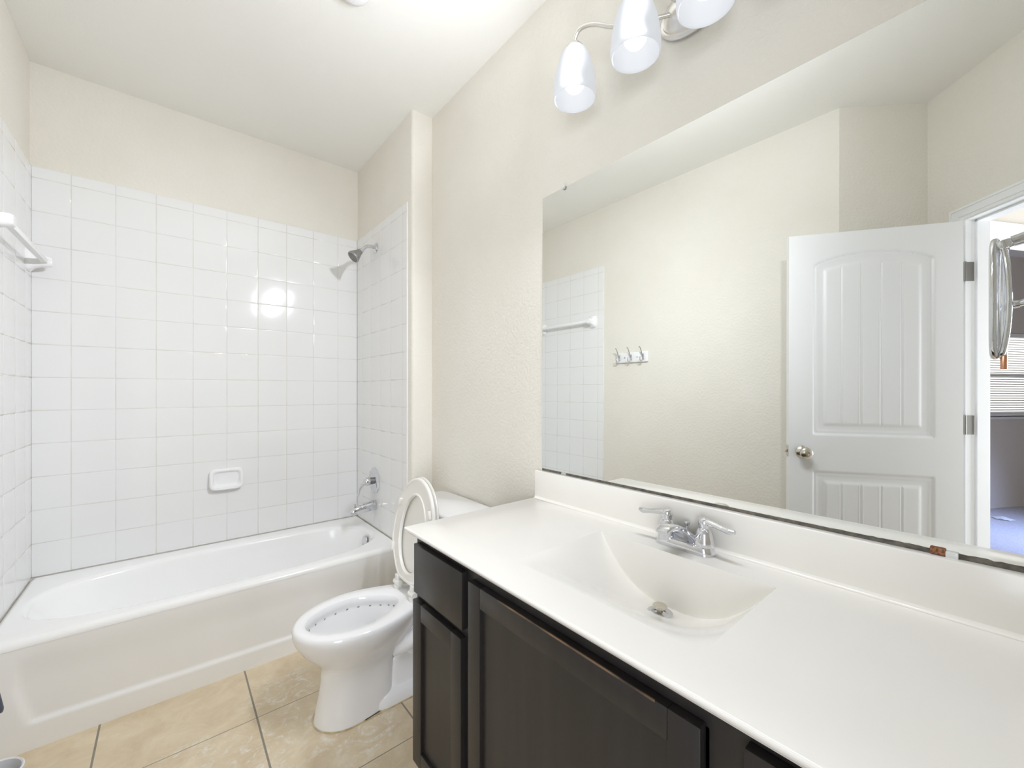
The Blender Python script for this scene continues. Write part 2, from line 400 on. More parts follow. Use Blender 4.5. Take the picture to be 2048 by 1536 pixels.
# ------------------------------------------------------------------ bathtub
def bathtub():
    t = thing('bathtub', 'white alcove bathtub with embossed apron below the tiled wall', 'bathtub', (0.25, 2.14, 0))
    x0, x1, y0, y1 = XL + 0.001, XA - 0.001, 2.138, YB - 0.001; zt = 0.3815
    off = Vector((0.25, 2.14, 0))
    n = 120
    def inner(k, grow=0.0, drop=0.0, sx0=0.0, sx1=0.0, sy=0.0):
        a = 2 * pi * k / n
        c, s = cos(a), sin(a)
        xl, xr = -0.428 + sx0 - grow, 0.925 - sx1 + grow
        e = 2.9
        f = (abs(c) ** e + abs(s) ** e) ** (-1 / e)
        cx = 0.28
        px = cx + (c * f) * ((xr - cx) if c > 0 else (cx - xl))
        py = 2.472 + (s * f) * (0.258 - sy + grow)
        return Vector((px, py, zt - drop)) - off
    def rect(k, ins=0.0, z=zt):
        a = 2 * pi * k / n; c, s = cos(a), sin(a)
        f = 1 / max(abs(c), abs(s)); u, v = c * f, s * f
        cx, cy_ = (x0 + x1) / 2, (y0 + y1) / 2
        return Vector((cx + u * ((x1 - x0) / 2 - ins), cy_ + v * ((y1 - y0) / 2 - ins), z)) - off
    rings = [[rect(k, 0.024 * (1 - sin(a)), zt - 0.024 * (1 - cos(a))) for k in range(n)] for a in [pi / 2 * (1 - i / 7) for i in range(8)]]
    rings += [[inner(k, 0.022 - 0.026 * sin(a), 0.0005 + 0.024 * (1 - cos(a))) for k in range(n)] for a in [pi / 2 * 0.88 * i / 7 for i in range(8)]]
    for d, s0, s1, sy in ((0.05, 0.030, 0.012, 0.012), (0.12, 0.06, 0.024, 0.022), (0.19, 0.115, 0.036, 0.034), (0.25, 0.175, 0.05, 0.05), (0.285, 0.225, 0.075, 0.072), (0.305, 0.28, 0.12, 0.115), (0.312, 0.40, 0.25, 0.18)):
        rings.append([inner(k, 0.0, d, s0, s1, sy) for k in range(n)])
    b = bm_(); loft(b, rings, cap0=False, cap1=True)
    # apron with raised border
    def ap(u, v):
        x = x0 + u * (x1 - x0); z = v * (zt - 0.0235)
        low = 0.092 - 0.030 * u
        ins = smooth(low - 0.004, low + 0.012, z) * smooth(x0 + 0.075, x0 + 0.10, x - 0.05 * smooth(0.0, 0.25, 0.25 - z)) * smooth(x1 - 0.07, x1 - 0.10, x) * smooth(0.352, 0.22, z)
        return Vector((x, y0 + 0.001 + 0.010 * ins, z)) - off
    grid(b, ap, 150, 60)
    tub = obj('tub_shell', b, M['tub'], t, ang=75)
    b = bm_(); mt = axis_mtx(Vector((0.9035, 2.46, 0.325)) - off, (-1, 0, 0.16))
    lathe(b, [(0.034, 0), (0.036, 0.003), (0.034, 0.008), (0.024, 0.011), (0.001, 0.012)], 32, mt)
    ov = obj('overflow_plate', b, M['chrome'], t)
    b = bm_(); lathe(b, [(0.005, 0), (0.005, 0.0145), (0.001, 0.016)], 12, axis_mtx(Vector((0.9035, 2.46, 0.31)) - off, (-1, 0, 0.16))); obj('screw', b, M['dull'], ov)
    b = bm_(); lathe(b, [(0.03, 0), (0.03, 0.003), (0.022, 0.004), (0.001, 0.002)], 24, Matrix.Translation(Vector((0.72, 2.472, 0.0695)) - off)); obj('drain', b, M['chrome'], t)
bathtub()

# soap dish
def soap_dish():
    t = thing('soap_dish', 'white ceramic soap dish set into the back tile wall', 'soap dish', (0.247, YB - TT, 0.735))
    b = bm_(); w2, h2 = 0.080, 0.059
    def ring(ins, d, dz=0.0, n=48, e=6):
        out = []
        for k in range(n):
            a = 2 * pi * k / n; c, s = cos(a), sin(a); f = (abs(c) ** e + abs(s) ** e) ** (-1 / e)
            zz = s * f * (h2 - ins) + dz
            dep = d * (1.0 if d < 0.012 else (0.55 + 0.45 * (1 - (zz + h2) / (2 * h2))))
            out.append(Vector((c * f * (w2 - ins), -dep, zz)))
        return out
    rings = [ring(0, 0), ring(0, 0.010), ring(0.002, 0.036), ring(0.006, 0.042), ring(0.012, 0.042), ring(0.016, 0.036), ring(0.022, 0.016), ring(0.034, 0.011)]
    loft(b, rings, True, True); obj('dish_body', b, M['ceramic'], t, ang=60)
    b = bm_(); tube(b, [(-0.058, -0.034, -0.045), (0.058, -0.034, -0.045)], 0.006, 12, smooth=False); obj('front_lip', b, M['ceramic'], t)
soap_dish()

# ceramic towel bar on the left tile wall
def towel_bar():
    zb = 1.815
    t = thing('towel_bar', 'white ceramic towel bar on the left tile wall of the tub', 'towel bar', (XL + TT, 2.46, zb))
    def post(yc):
        b = bm_()
        def ring(hy, hz, d, dz):
            return [Vector((d, yc - 2.46 + hy * _se(a, 4)[0], dz + hz * _se(a, 4)[1])) for a in [2 * pi * k / 32 for k in range(32)]]
        R = [ring(0.040, 0.050, 0, 0), ring(0.040, 0.050, 0.008, 0), ring(0.034, 0.043, 0.014, 0), ring(0.024, 0.032, 0.024, -0.001), ring(0.020, 0.024, 0.045, -0.001), ring(0.021, 0.022, 0.068, 0.001), ring(0.018, 0.018, 0.076, 0.001)]
        loft(b, R); obj('post', b, M['ceramic'], t, ang=60)
    def _se(a, e):
        c, s = cos(a), sin(a); f = (abs(c) ** e + abs(s) ** e) ** (-1 / e); return c * f, s * f
    post(2.76); post(2.17)
    b = bm_(); box(b, 0.044, 0.064, 2.185 - 2.46, 2.745 - 2.46, -0.010, 0.010, 0.002); obj('bar', b, M['white'], t)
towel_bar()

# shower head
def shower():
    o = Vector((XA - TT, 2.498, 2.122))
    t = thing('shower_fixture', 'chrome shower head on a short bent arm high on the tile', 'shower head', o)
    b = bm_(); lathe(b, [(0.030, 0), (0.030, 0.004), (0.024, 0.010), (0.012, 0.014)], 32, axis_mtx((0, 0, 0), (-1, 0, 0))); obj('flange', b, M['chrome'], t)
    b = bm_(); tube(b, [(0, 0, 0), (-0.035, 0, 0.004), (-0.065, 0, -0.006), (-0.092, 0, -0.034)], 0.0105, 16); obj('arm', b, M['chrome'], t)
    d = Vector((-0.70, -0.05, -0.71)).normalized(); p = Vector((-0.090, 0, -0.032))
    b = bm_(); lathe(b, [(0.012, -0.004), (0.016, 0.0), (0.016, 0.012), (0.014, 0.014)], 24, axis_mtx(p, d)); obj('collar', b, M['chrome'], t)
    b = bm_(); lathe(b, [(0.015, 0.010), (0.019, 0.018), (0.021, 0.030), (0.036, 0.064), (0.038, 0.070), (0.037, 0.076), (0.033, 0.078)], 32, axis_mtx(p, d), cap1=False)
    hd = obj('head', b, M['dull'], t)
    b = bm_(); mt = axis_mtx(p, d); lathe(b, [(0.033, 0.0775), (0.02, 0.0785), (0.001, 0.079)], 32, mt, cap0=False)
    for rr, k in ((0.008, 6), (0.017, 12), (0.026, 18)):
        for i in range(k):
            a = 2 * pi * i / k; lathe(b, [(0.0016, 0.0775), (0.0014, 0.0805)], 6, mt @ Matrix.Translation((rr * cos(a), rr * sin(a), 0)))
    obj('spray_face', b, M['hinge'], hd)
shower()
def valve():
    o = Vector((XA - TT, 2.522, 0.672))
    t = thing('shower_valve', 'chrome single lever shower valve above the tub spout', 'shower valve', o)
    b = bm_(); lathe(b, [(0.080, 0), (0.080, 0.003), (0.074, 0.008), (0.030, 0.012), (0.001, 0.013)], 48, axis_mtx((0, 0, 0), (-1, 0, 0))); obj('escutcheon', b, M['chrome'], t)
    b = bm_(); lathe(b, [(0.021, 0.010), (0.021, 0.034), (0.018, 0.036)], 24, axis_mtx((0, 0, 0), (-1, 0, 0))); obj('sleeve', b, M['hinge'], t)
    b = bm_(); lathe(b, [(0.023, 0.034), (0.026, 0.040), (0.026, 0.055), (0.020, 0.064), (0.001, 0.068)], 28, axis_mtx((0, 0, 0), (-1, 0, 0)))
    tube(b, [(-0.052, 0, -0.004), (-0.070, 0.006, -0.012), (-0.088, 0.012, -0.040), (-0.098, 0.018, -0.088)], [0.020, 0.017, 0.012, 0.008], 14, flat=(0.7, 1.1)); obj('lever_handle', b, M['chrome'], t)
valve()
def spout():
    o = Vector((XA - TT, 2.512, 0.520))
    t = thing('tub_spout', 'chrome tub spout with diverter knob over the bathtub end', 'spout', o)
    b = bm_(); tube(b, [(0, 0, 0), (-0.04, 0, -0.001), (-0.09, 0, -0.006), (-0.128, 0, -0.014), (-0.146, 0, -0.030)], [0.031, 0.030, 0.026, 0.024, 0.019], 22); obj('spout_body', b, M['chrome'], t)
    b = bm_(); lathe(b, [(0.004, -0.02), (0.004, 0.012), (0.009, 0.014), (0.009, 0.019), (0.005, 0.021)], 16, Matrix.Translation((-0.128, 0, 0.006))); obj('diverter_knob', b, M['chrome'], t)
spout()

# ------------------------------------------------------------------ toilet
def toilet():
    AY = 1.625
    t = thing('toilet', 'white two-piece toilet with raised seat beside the vanity', 'toilet', (0.72, AY, 0))
    off = Vector((0.72, AY, 0)); n = 72
    def outline(xf, xm, xb, hw, hb, z, e_back=3.0, ef=2.0):
        """front half ellipse xf..xm of half width hw, then back to xb narrowing to hb"""
        out = []
        for k in range(n):
            a = 2 * pi * k / n; c, s = cos(a), sin(a)
            if c <= 0:
                f = (abs(c) ** ef + abs(s) ** ef) ** (-1 / ef)
                x = xm + c * f * (xm - xf); y = s * f * hw
            else:
                f = (abs(c) ** e_back + abs(s) ** e_back) ** (-1 / e_back)
                x = xm + c * f * (xb - xm); tt = (x - xm) / (xb - xm)
                y = s * f * (hw + (hb - hw) * smooth(0, 1, tt))
            out.append(Vector((x, AY + y, z)) - off)
        return out
    Z = 0.372
    b = bm_()
    spec = [  # xf, xm, xb, hw, hb, z, eback
        (0.408, 0.52, 0.690, 0.100, 0.088, 0.000, 4.5), (0.410, 0.52, 0.690, 0.099, 0.087, 0.012, 4.5), (0.420, 0.53, 0.690, 0.094, 0.083, 0.060, 4.5),
        (0.430, 0.54, 0.692, 0.090, 0.080, 0.120, 4.5), (0.436, 0.545, 0.695, 0.088, 0.079, 0.175, 4.5), (0.436, 0.55, 0.71, 0.091, 0.080, 0.200, 4),
        (0.420, 0.555, 0.74, 0.104, 0.086, 0.222, 3.6), (0.394, 0.56, 0.77, 0.124, 0.095, 0.248, 3.4), (0.366, 0.565, 0.80, 0.146, 0.104, 0.280, 3.4),
        (0.346, 0.57, 0.82, 0.163, 0.112, 0.312, 3.4), (0.337, 0.57, 0.83, 0.172, 0.118, 0.338, 3.6), (0.336, 0.57, 0.835, 0.174, 0.122, 0.354, 3.8),
        (0.339, 0.57, 0.835, 0.172, 0.122, 0.366, 3.8), (0.348, 0.57, 0.83, 0.165, 0.117, Z, 3.8)]
    rings = [outline(*q) for q in spec]
    # over the rim and down inside
    ins = [(0.374, 0.565, 0.735, 0.125, 0.085, Z, 2.3), (0.381, 0.565, 0.729, 0.119, 0.080, Z - 0.006, 2.2), (0.384, 0.565, 0.727, 0.116, 0.078, Z - 0.030, 2.2),
           (0.379, 0.565, 0.732, 0.120, 0.082, Z - 0.040, 2.2), (0.382, 0.565, 0.730, 0.118, 0.080, Z - 0.052, 2.2), (0.410, 0.575, 0.725, 0.100, 0.070, Z - 0.10, 2.1),
           (0.470, 0.60, 0.715, 0.072, 0.055, Z - 0.15, 2.0), (0.540, 0.62, 0.70, 0.045, 0.040, Z - 0.185, 2.0), (0.60, 0.64, 0.69, 0.022, 0.020, Z - 0.20, 2.0)]
    rings += [outline(*q) for q in ins]
    R = loft(b, rings, True, True)
    # row of flush holes under the rim, their inner shade painted as dark boxes
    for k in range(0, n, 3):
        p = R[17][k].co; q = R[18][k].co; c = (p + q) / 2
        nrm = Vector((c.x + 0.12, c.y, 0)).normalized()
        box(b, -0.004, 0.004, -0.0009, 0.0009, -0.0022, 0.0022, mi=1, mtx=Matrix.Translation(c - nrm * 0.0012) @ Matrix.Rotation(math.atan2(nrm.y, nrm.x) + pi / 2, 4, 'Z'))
    # trap way, rear pedestal and foot
    tube(b, [Vector((0.66, AY, 0.262)) - off, Vector((0.75, AY, 0.205)) - off, Vector((0.82, AY, 0.150)) - off, Vector((0.88, AY, 0.16)) - off, Vector((0.93, AY, 0.25)) - off], [0.062, 0.066, 0.064, 0.062, 0.06], 20)
    tube(b, [Vector((0.70, AY - 0.030, 0.175)) - off, Vector((0.76, AY - 0.062, 0.205)) - off, Vector((0.82, AY - 0.076, 0.26)) - off, Vector((0.87, AY - 0.07, 0.33)) - off], [0.026, 0.03, 0.034, 0.036], 16)
    tube(b, [Vector((0.70, AY + 0.030, 0.175)) - off, Vector((0.76, AY + 0.062, 0.205)) - off, Vector((0.82, AY + 0.076, 0.26)) - off, Vector((0.87, AY + 0.07, 0.33)) - off], [0.026, 0.03, 0.034, 0.036], 16)
    def web(x_, hw, z): return outline(x_, x_ + 0.05, 0.955, hw, hw, z, 6)
    loft(b, [web(0.655, 0.070, 0.03), web(0.655, 0.058, 0.08), web(0.665, 0.054, 0.145), web(0.725, 0.056, 0.20), web(0.745, 0.062, 0.26), web(0.755, 0.078, 0.33)])
    def foot(hw, z, x1=0.965): return outline(0.56, 0.66, x1, hw, hw, z, 6)
    loft(b, [foot(0.100, 0), foot(0.100, 0.012), foot(0.096, 0.030), foot(0.082, 0.042), foot(0.060, 0.050), foot(0.040, 0.053)])
    box(b, 0.75 - 0.72, 0.97 - 0.72, -0.105, 0.105, 0.30, Z - 0.002, 0.02, 3)
    bowl = obj('bowl', b, [M['ceramic'], M['hole_shade']], t, ang=55)
    b = bm_(); loft(b, [outline(0.404, 0.52, 0.694, 0.104, 0.092, 0.0, 4.5), outline(0.404, 0.52, 0.694, 0.104, 0.092, 0.004, 4.5)])
    prism(b, [(0.56 - 0.72, -0.1035), (0.968 - 0.72, -0.1035), (0.968 - 0.72, 0.1035), (0.56 - 0.72, 0.1035)], 0, 0.004); obj('caulk_line', b, M['caulk'], bowl)
    b = bm_(); loft(b, [outline(0.50, 0.605, 0.71, 0.060, 0.048, Z - 0.165, 2.0)], cap0=False, cap1=True)
    wm = mat('water', (0.9, 0.93, 0.93), 0.02); bsdf(wm).inputs['Transmission Weight'].default_value = 1.0; bsdf(wm).inputs['IOR'].default_value = 1.33
    obj('water', b, wm, bowl)
    # tank and lid
    def tank(hx0, hx1, hw, z, e=7):
        out = []
        for k in range(n):
            a = 2 * pi * k / n; c, s = cos(a), sin(a); f = (abs(c) ** e + abs(s) ** e) ** (-1 / e)
            u, v = c * f, s * f
            x = (hx0 + hx1) / 2 + u * (hx1 - hx0) / 2
            if u < 0: x -= 0.012 * (1 - v * v)
            out.append(Vector((x, AY + v * hw, z)) - off)
        return out
    b = bm_(); loft(b, [tank(0.915, 1.085, 0.200, Z - 0.006), tank(0.905, 1.090, 0.208, Z + 0.01), tank(0.892, 1.092, 0.222, 0.56), tank(0.884, 1.092, 0.228, 0.690)]); obj('tank', b, M['ceramic'], t, ang=50)
    b = bm_(); loft(b, [tank(0.876, 1.095, 0.236, 0.688), tank(0.872, 1.098, 0.240, 0.694), tank(0.872, 1.098, 0.240, 0.708), tank(0.876, 1.096, 0.237, 0.716), tank(0.888, 1.088, 0.226, 0.720)]); obj('tank_lid', b, M['ceramic'], t, ang=50)
    b = bm_(); lathe(b, [(0.014, 0), (0.014, 0.008), (0.008, 0.012)], 20, axis_mtx(Vector((0.885, AY + 0.16, 0.64)) - off, (-1, 0, 0)))
    tube(b, [Vector((0.874, AY + 0.16, 0.64)) - off, Vector((0.870, AY + 0.13, 0.636)) - off, Vector((0.868, AY + 0.09, 0.628)) - off], [0.006, 0.006, 0.008], 12); obj('flush_lever', b, M['chrome'], t)
    # raised seat and lid : local frame  p along the seat (from hinge to tip), q across, r thickness (towards tank)
    H = Vector((0.760, AY, 0.402)) - off; up = Vector((0.070, 0, 0.452)).normalized(); back = Vector((up.z, 0, -up.x))
    def sp(p, q, r): return H + up * p + Vector((0, q, 0)) + back * r
    def seat_outline(g, r, L0=0.020, L1=0.458, hw=0.183, hb=0.120):
        out = []
        pm = 0.215
        for k in range(n):
            a = 2 * pi * k / n; c, s = cos(a), sin(a)
            if c >= 0: p = pm + c * (L1 - pm - g); q = s * (hw - g)
            else:
                e = 4.0; f = (abs(c) ** e + abs(s) ** e) ** (-1 / e)
                p = pm + c * f * (pm - L0 - g); tt = (pm - p) / (pm - L0); q = s * f * (hw - g + (hb - hw) * smooth(0.15, 1.0, tt))
            out.append(sp(p, q, r))
        return out
    def hole(g, r):
        out = []
        for k in range(n):
            a = 2 * pi * k / n; c, s = cos(a), sin(a)
            p = 0.215 + (c * (0.165 - g) if c >= 0 else c * (0.155 - g)); out.append(sp(p, s * (0.108 - g), r))
        return out
    b = bm_()
    # ring: underside faces the room (r=0), hollow recess between inner and outer lip
    loft(b, [seat_outline(0.0, 0.010), seat_outline(0.001, 0.003), seat_outline(0.005, 0.0), seat_outline(0.011, 0.0), seat_outline(0.014, 0.004), hole(-0.012, 0.004), hole(-0.009, 0.0), hole(-0.003, 0.0), hole(0.0, 0.004), hole(0.0, 0.013), hole(-0.006, 0.017), seat_outline(0.006, 0.018), seat_outline(0.0, 0.010)], False, False)
    seat = obj('seat', b, M['seat'], t, ang=50)
    for p, q in ((0.330, 0.138), (0.330, -0.138), (0.13, 0.150), (0.13, -0.150)):
        b = bm_(); mt = Matrix.Translation(sp(p, q, -0.006)) @ Matrix(((up.x, 0, back.x, 0), (0, 1, 0, 0), (up.z, 0, back.z, 0), (0, 0, 0, 1)))
        box(b, -0.018, 0.018, -0.006, 0.006, -0.004, 0.011, 0.003, mtx=mt @ Matrix.Rotation(radians(-22 if q > 0 else 22) * (1 if p > 0.2 else -0.5), 4, 'Z')); obj('bumper', b, M['seat'], seat)
    b = bm_(); loft(b, [seat_outline(0.002, 0.030), seat_outline(-0.004, 0.0235), seat_outline(-0.003, 0.021), seat_outline(0.004, 0.0195), seat_outline(0.03, 0.0215)][::-1] + [seat_outline(0.002, 0.030), seat_outline(0.02, 0.034)]); obj('lid', b, M['seat'], t, ang=50)
    for q in (0.072, -0.072):
        b = bm_(); X, Y = 0.766 - 0.72, q
        box(b, X - 0.012, X + 0.016, Y - 0.016, Y + 0.016, Z - 0.002, Z + 0.016, 0.004)
        tube(b, [(X, Y - 0.021, 0.398), (X, Y + 0.021, 0.398)], 0.013, 16, smooth=False)
        box(b, X - 0.008, X + 0.010, Y - 0.013, Y + 0.013, 0.398, 0.432, 0.004); obj('hinge', b, M['seat'], t)
toilet()

# ------------------------------------------------------------------ vanity
CT = 0.822            # countertop height
YV0, YV1 = -0.097, 1.157
def vanity():
    t = thing('vanity_cabinet', 'dark espresso vanity cabinet with shaker doors under the white countertop', 'cabinet', (0.585, 0.53, 0))
    ox, oy = 0.585, 0.53
    def B(b, x0, x1, y0, y1, z0, z1, **k): box(b, x0 - ox, x1 - ox, y0 - oy, y1 - oy, z0, z1, **k)
    zt = CT - 0.020
    b = bm_()
    B(b, 0.605, XR - 0.002, YV1 - 0.016, YV1 - 0.001, 0.0, zt); B(b, 0.605, XR - 0.002, YV0, YV0 + 0.016, 0.0, zt)
    B(b, 0.64, XR - 0.002, YV0 + 0.016, YV1 - 0.016, 0.09, 0.106); B(b, XR - 0.012, XR - 0.002, YV0 + 0.016, YV1 - 0.016, 0.106, zt)
    B(b, 0.640, 0.655, YV0 + 0.016, YV1 - 0.016, 0.0, 0.09)
    obj('carcass', b, M['cab'], t, smooth=False)
    b = bm_()
    for y0, y1 in ((1.105, YV1 - 0.001), (0.845, 0.895), (0.215, 0.265), (YV0, YV0 + 0.05)): B(b, 0.586, 0.606, y0, y1, 0.09, zt)
    for y0, y1 in ((0.895, 1.105), (0.265, 0.845), (YV0 + 0.05, 0.215)):
        B(b, 0.586, 0.606, y0, y1, zt - 0.045, zt); B(b, 0.586, 0.606, y0, y1, 0.09, 0.135)
    for y0, y1 in ((0.895, 1.105), (YV0 + 0.05, 0.215)): B(b, 0.586, 0.606, y0, y1, 0.590, 0.635)
    obj('face_frame', b, M['cab'], t, smooth=False)
    def slab(name, y0, y1, z0, z1):
        b = bm_(); B(b, 0.567, 0.5855, y0, y1, z0, z1, bev=0.002); return obj(name, b, M['cab'], t, ang=30)
    def door(y0, y1, z0, z1, worn=False):
        st = 0.050; b = bm_(); bv = 0.0018
        B(b, 0.567, 0.5855, y0, y0 + st, z0, z1, bev=bv); B(b, 0.567, 0.5855, y1 - st, y1, z0, z1, bev=bv)
        B(b, 0.567, 0.5855, y0 + st, y1 - st, z1 - st, z1, bev=bv); B(b, 0.567, 0.5855, y0 + st, y1 - st, z0, z0 + st, bev=bv)
        d = obj('door', b, M['cab'], t, ang=30)
        b = bm_(); B(b, 0.577, 0.582, y0 + st, y1 - st, z0 + st, z1 - st); obj('panel', b, M['cab'], d, smooth=False)
        if worn:
            b = bm_(); B(b, 0.5668, 0.569, y0 + 0.07, y1 - 0.12, z1 - 0.0035, z1 + 0.0003); w_ = obj('worn_edge', b, M['worn'], d, smooth=False); w_['label'] = 'edge worn through to bare wood'
    slab('drawer_front', 0.876, 1.142, 0.626, 0.773)
    slab('drawer_front', YV0 + 0.015, 0.2126, 0.626, 0.775)
    door(0.882, 1.149, 0.112, 0.602); door(0.2689, 0.8487, 0.112, 0.763, True); door(YV0 + 0.010, 0.212, 0.112, 0.602)
vanity()

def countertop():
    t = thing('vanity_countertop', 'off-white molded countertop with sloped integral sink and backsplash', 'countertop', (0.82, 0.53, CT))
    ox, oy = 0.82, 0.53
    X0, X1, Y0, Y1 = 0.545, XR - 0.001, YV0 - 0.006, 1.163
    sx0, sx1, sy0, sy1 = 0.645, 0.975, 0.302, 0.757
    def V(b, x, y, z): return b.verts.new((x - ox, y - oy, z))
    b = bm_()
    xs = [X0 + 0.004, sx0, sx1, X1]; ys = [Y0, sy0, sy1, Y1 - 0.003]
    G = [[V(b, x, y, 0) for y in ys] for x in xs]
    for i in range(3):
        for j in range(3):
            if i == 1 and j == 1: continue
            b.faces.new((G[i][j], G[i + 1][j], G[i + 1][j + 1], G[i][j + 1]))
    # rounded lip at front and left, then underside
    prof = [(0.0, 0.0), (0.0022, -0.0007), (0.0036, -0.0022), (0.0040, -0.0045), (0.0025, -0.0085), (-0.0035, -0.0150), (-0.0080, -0.0200)]
    F = [G[0][3], G[0][2], G[0][1], G[0][0]]; Lf = [G[3][3], G[2][3], G[1][3], G[0][3]]
    prev = None
    def ringpts(o, z):
        return [V(b, X1, Y1 - 0.003 + o * 0.75, z), V(b, sx1, Y1 - 0.003 + o * 0.75, z), V(b, sx0, Y1 - 0.003 + o * 0.75, z), V(b, X0 + 0.004 - o, Y1 - 0.003 + o * 0.75, z), V(b, X0 + 0.004 - o, sy1, z), V(b, X0 + 0.004 - o, sy0, z), V(b, X0 + 0.004 - o, Y0, z)]
    prev = [G[3][3], G[2][3], G[1][3], G[0][3], G[0][2], G[0][1], G[0][0]]
    for o, z in prof[1:]:
        cur = ringpts(o, z)
        for k in range(6): b.faces.new((prev[k], prev[k + 1], cur[k + 1], cur[k]))
        prev = cur
    c = [V(b, X1, Y1 - 0.003, -0.0195), V(b, X0 + 0.02, Y1 - 0.003, -0.0195), V(b, X0 + 0.02, Y0, -0.0195)]
    # underside strip near the front and right end
    b.faces.new((prev[3], prev[6], c[2], c[1])); b.faces.new((prev[0], prev[3], c[1], c[0]))
    e0 = V(b, X1, Y0, -0.0195); b.faces.new((G[0][0], G[1][0], G[2][0], G[3][0], e0, prev[6]))
    # sink : depth grows toward the back, deepest in the middle
    DM = 0.135; nx, ny = 44, 56; xb = 0.967
    def depth(s, tt): return DM * (sin(pi / 2 * s) ** 1.35) * max(0.0, 1 - abs(tt) ** 2.5)
    def fn(u, v):
        tt = 2 * v - 1; x = sx0 + u * (xb - sx0); y = sy0 + v * (sy1 - sy0)
        x2 = x + (sx1 - xb) * (u ** 3) * (abs(tt) ** 2.5)
        return Vector((x2 - ox, y - oy, -depth(u, tt)))
    W_ = grid(b, fn, nx, ny)
    # back wall of the basin, with a small fillet at its foot
    top = [V(b, sx1, sy0 + j / ny * (sy1 - sy0), 0) for j in range(ny + 1)]
    bot = W_[nx]; lay = [bot]
    for f_, xx in ((0.03, 0.12), (0.10, 0.30), (0.5, 0.68), (0.95, 0.975)):
        lay.append([b.verts.new(bot[j].co * (1 - f_) + top[j].co * f_ + Vector(((top[j].co.x - bot[j].co.x) * (xx - f_), 0, 0))) for j in range(ny + 1)])
    lay.append(top)
    for A, C in zip(lay[:-1], lay[1:]):
        for j in range(ny): b.faces.new((A[j], A[j + 1], C[j + 1], C[j]))
    bmesh.ops.remove_doubles(b, verts=b.verts[:], dist=0.0004)
    obj('counter_slab', b, M['bone'], t, ang=30)
    b = bm_(); box(b, 1.085 - ox, X1 - ox, Y0 - oy, Y1 - oy - 0.002, 0.0, 0.106, 0.0035, 3); obj('backsplash', b, M['bone'], t, ang=40)
    # fillet cove at the foot of the backsplash
    b = bm_(); loft(b, [[Vector((1.085 - ox, y - oy, 0.008)), Vector((1.0835 - ox, y - oy, 0.0035)), Vector((1.0805 - ox, y - oy, 0.0012)), Vector((1.076 - ox, y - oy, 0.0003)), Vector((1.086 - ox, y - oy, 0.0003))] for y in (Y0, Y1 - 0.004)]); obj('cove', b, M['bone'], t)
    dz = -depth((0.915 - sx0) / (xb - sx0), 0) + 0.0015
    b = bm_(); lathe(b, [(0.030, -0.001), (0.030, 0.002), (0.027, 0.0035), (0.0195, 0.002), (0.018, -0.006), (0.018, -0.02)], 32, Matrix.Translation((0.915 - ox, 0.533 - oy, dz)), cap1=False)
    dr = obj('drain_ring', b, M['chrome'], t)
    b = bm_(); lathe(b, [(0.0175, -0.012), (0.001, -0.012)], 24, Matrix.Translation((0.915 - ox, 0.533 - oy, dz))); obj('drain_well', b, M['black'], dr, smooth=False)
    b = bm_(); lathe(b, [(0.007, -0.012), (0.007, 0.012), (0.016, 0.013), (0.0175, 0.016), (0.016, 0.019), (0.001, 0.0205)], 28, Matrix.Translation((0.915 - ox, 0.533 - oy, dz))); obj('stopper', b, M['nickel_knob'], dr)
countertop()

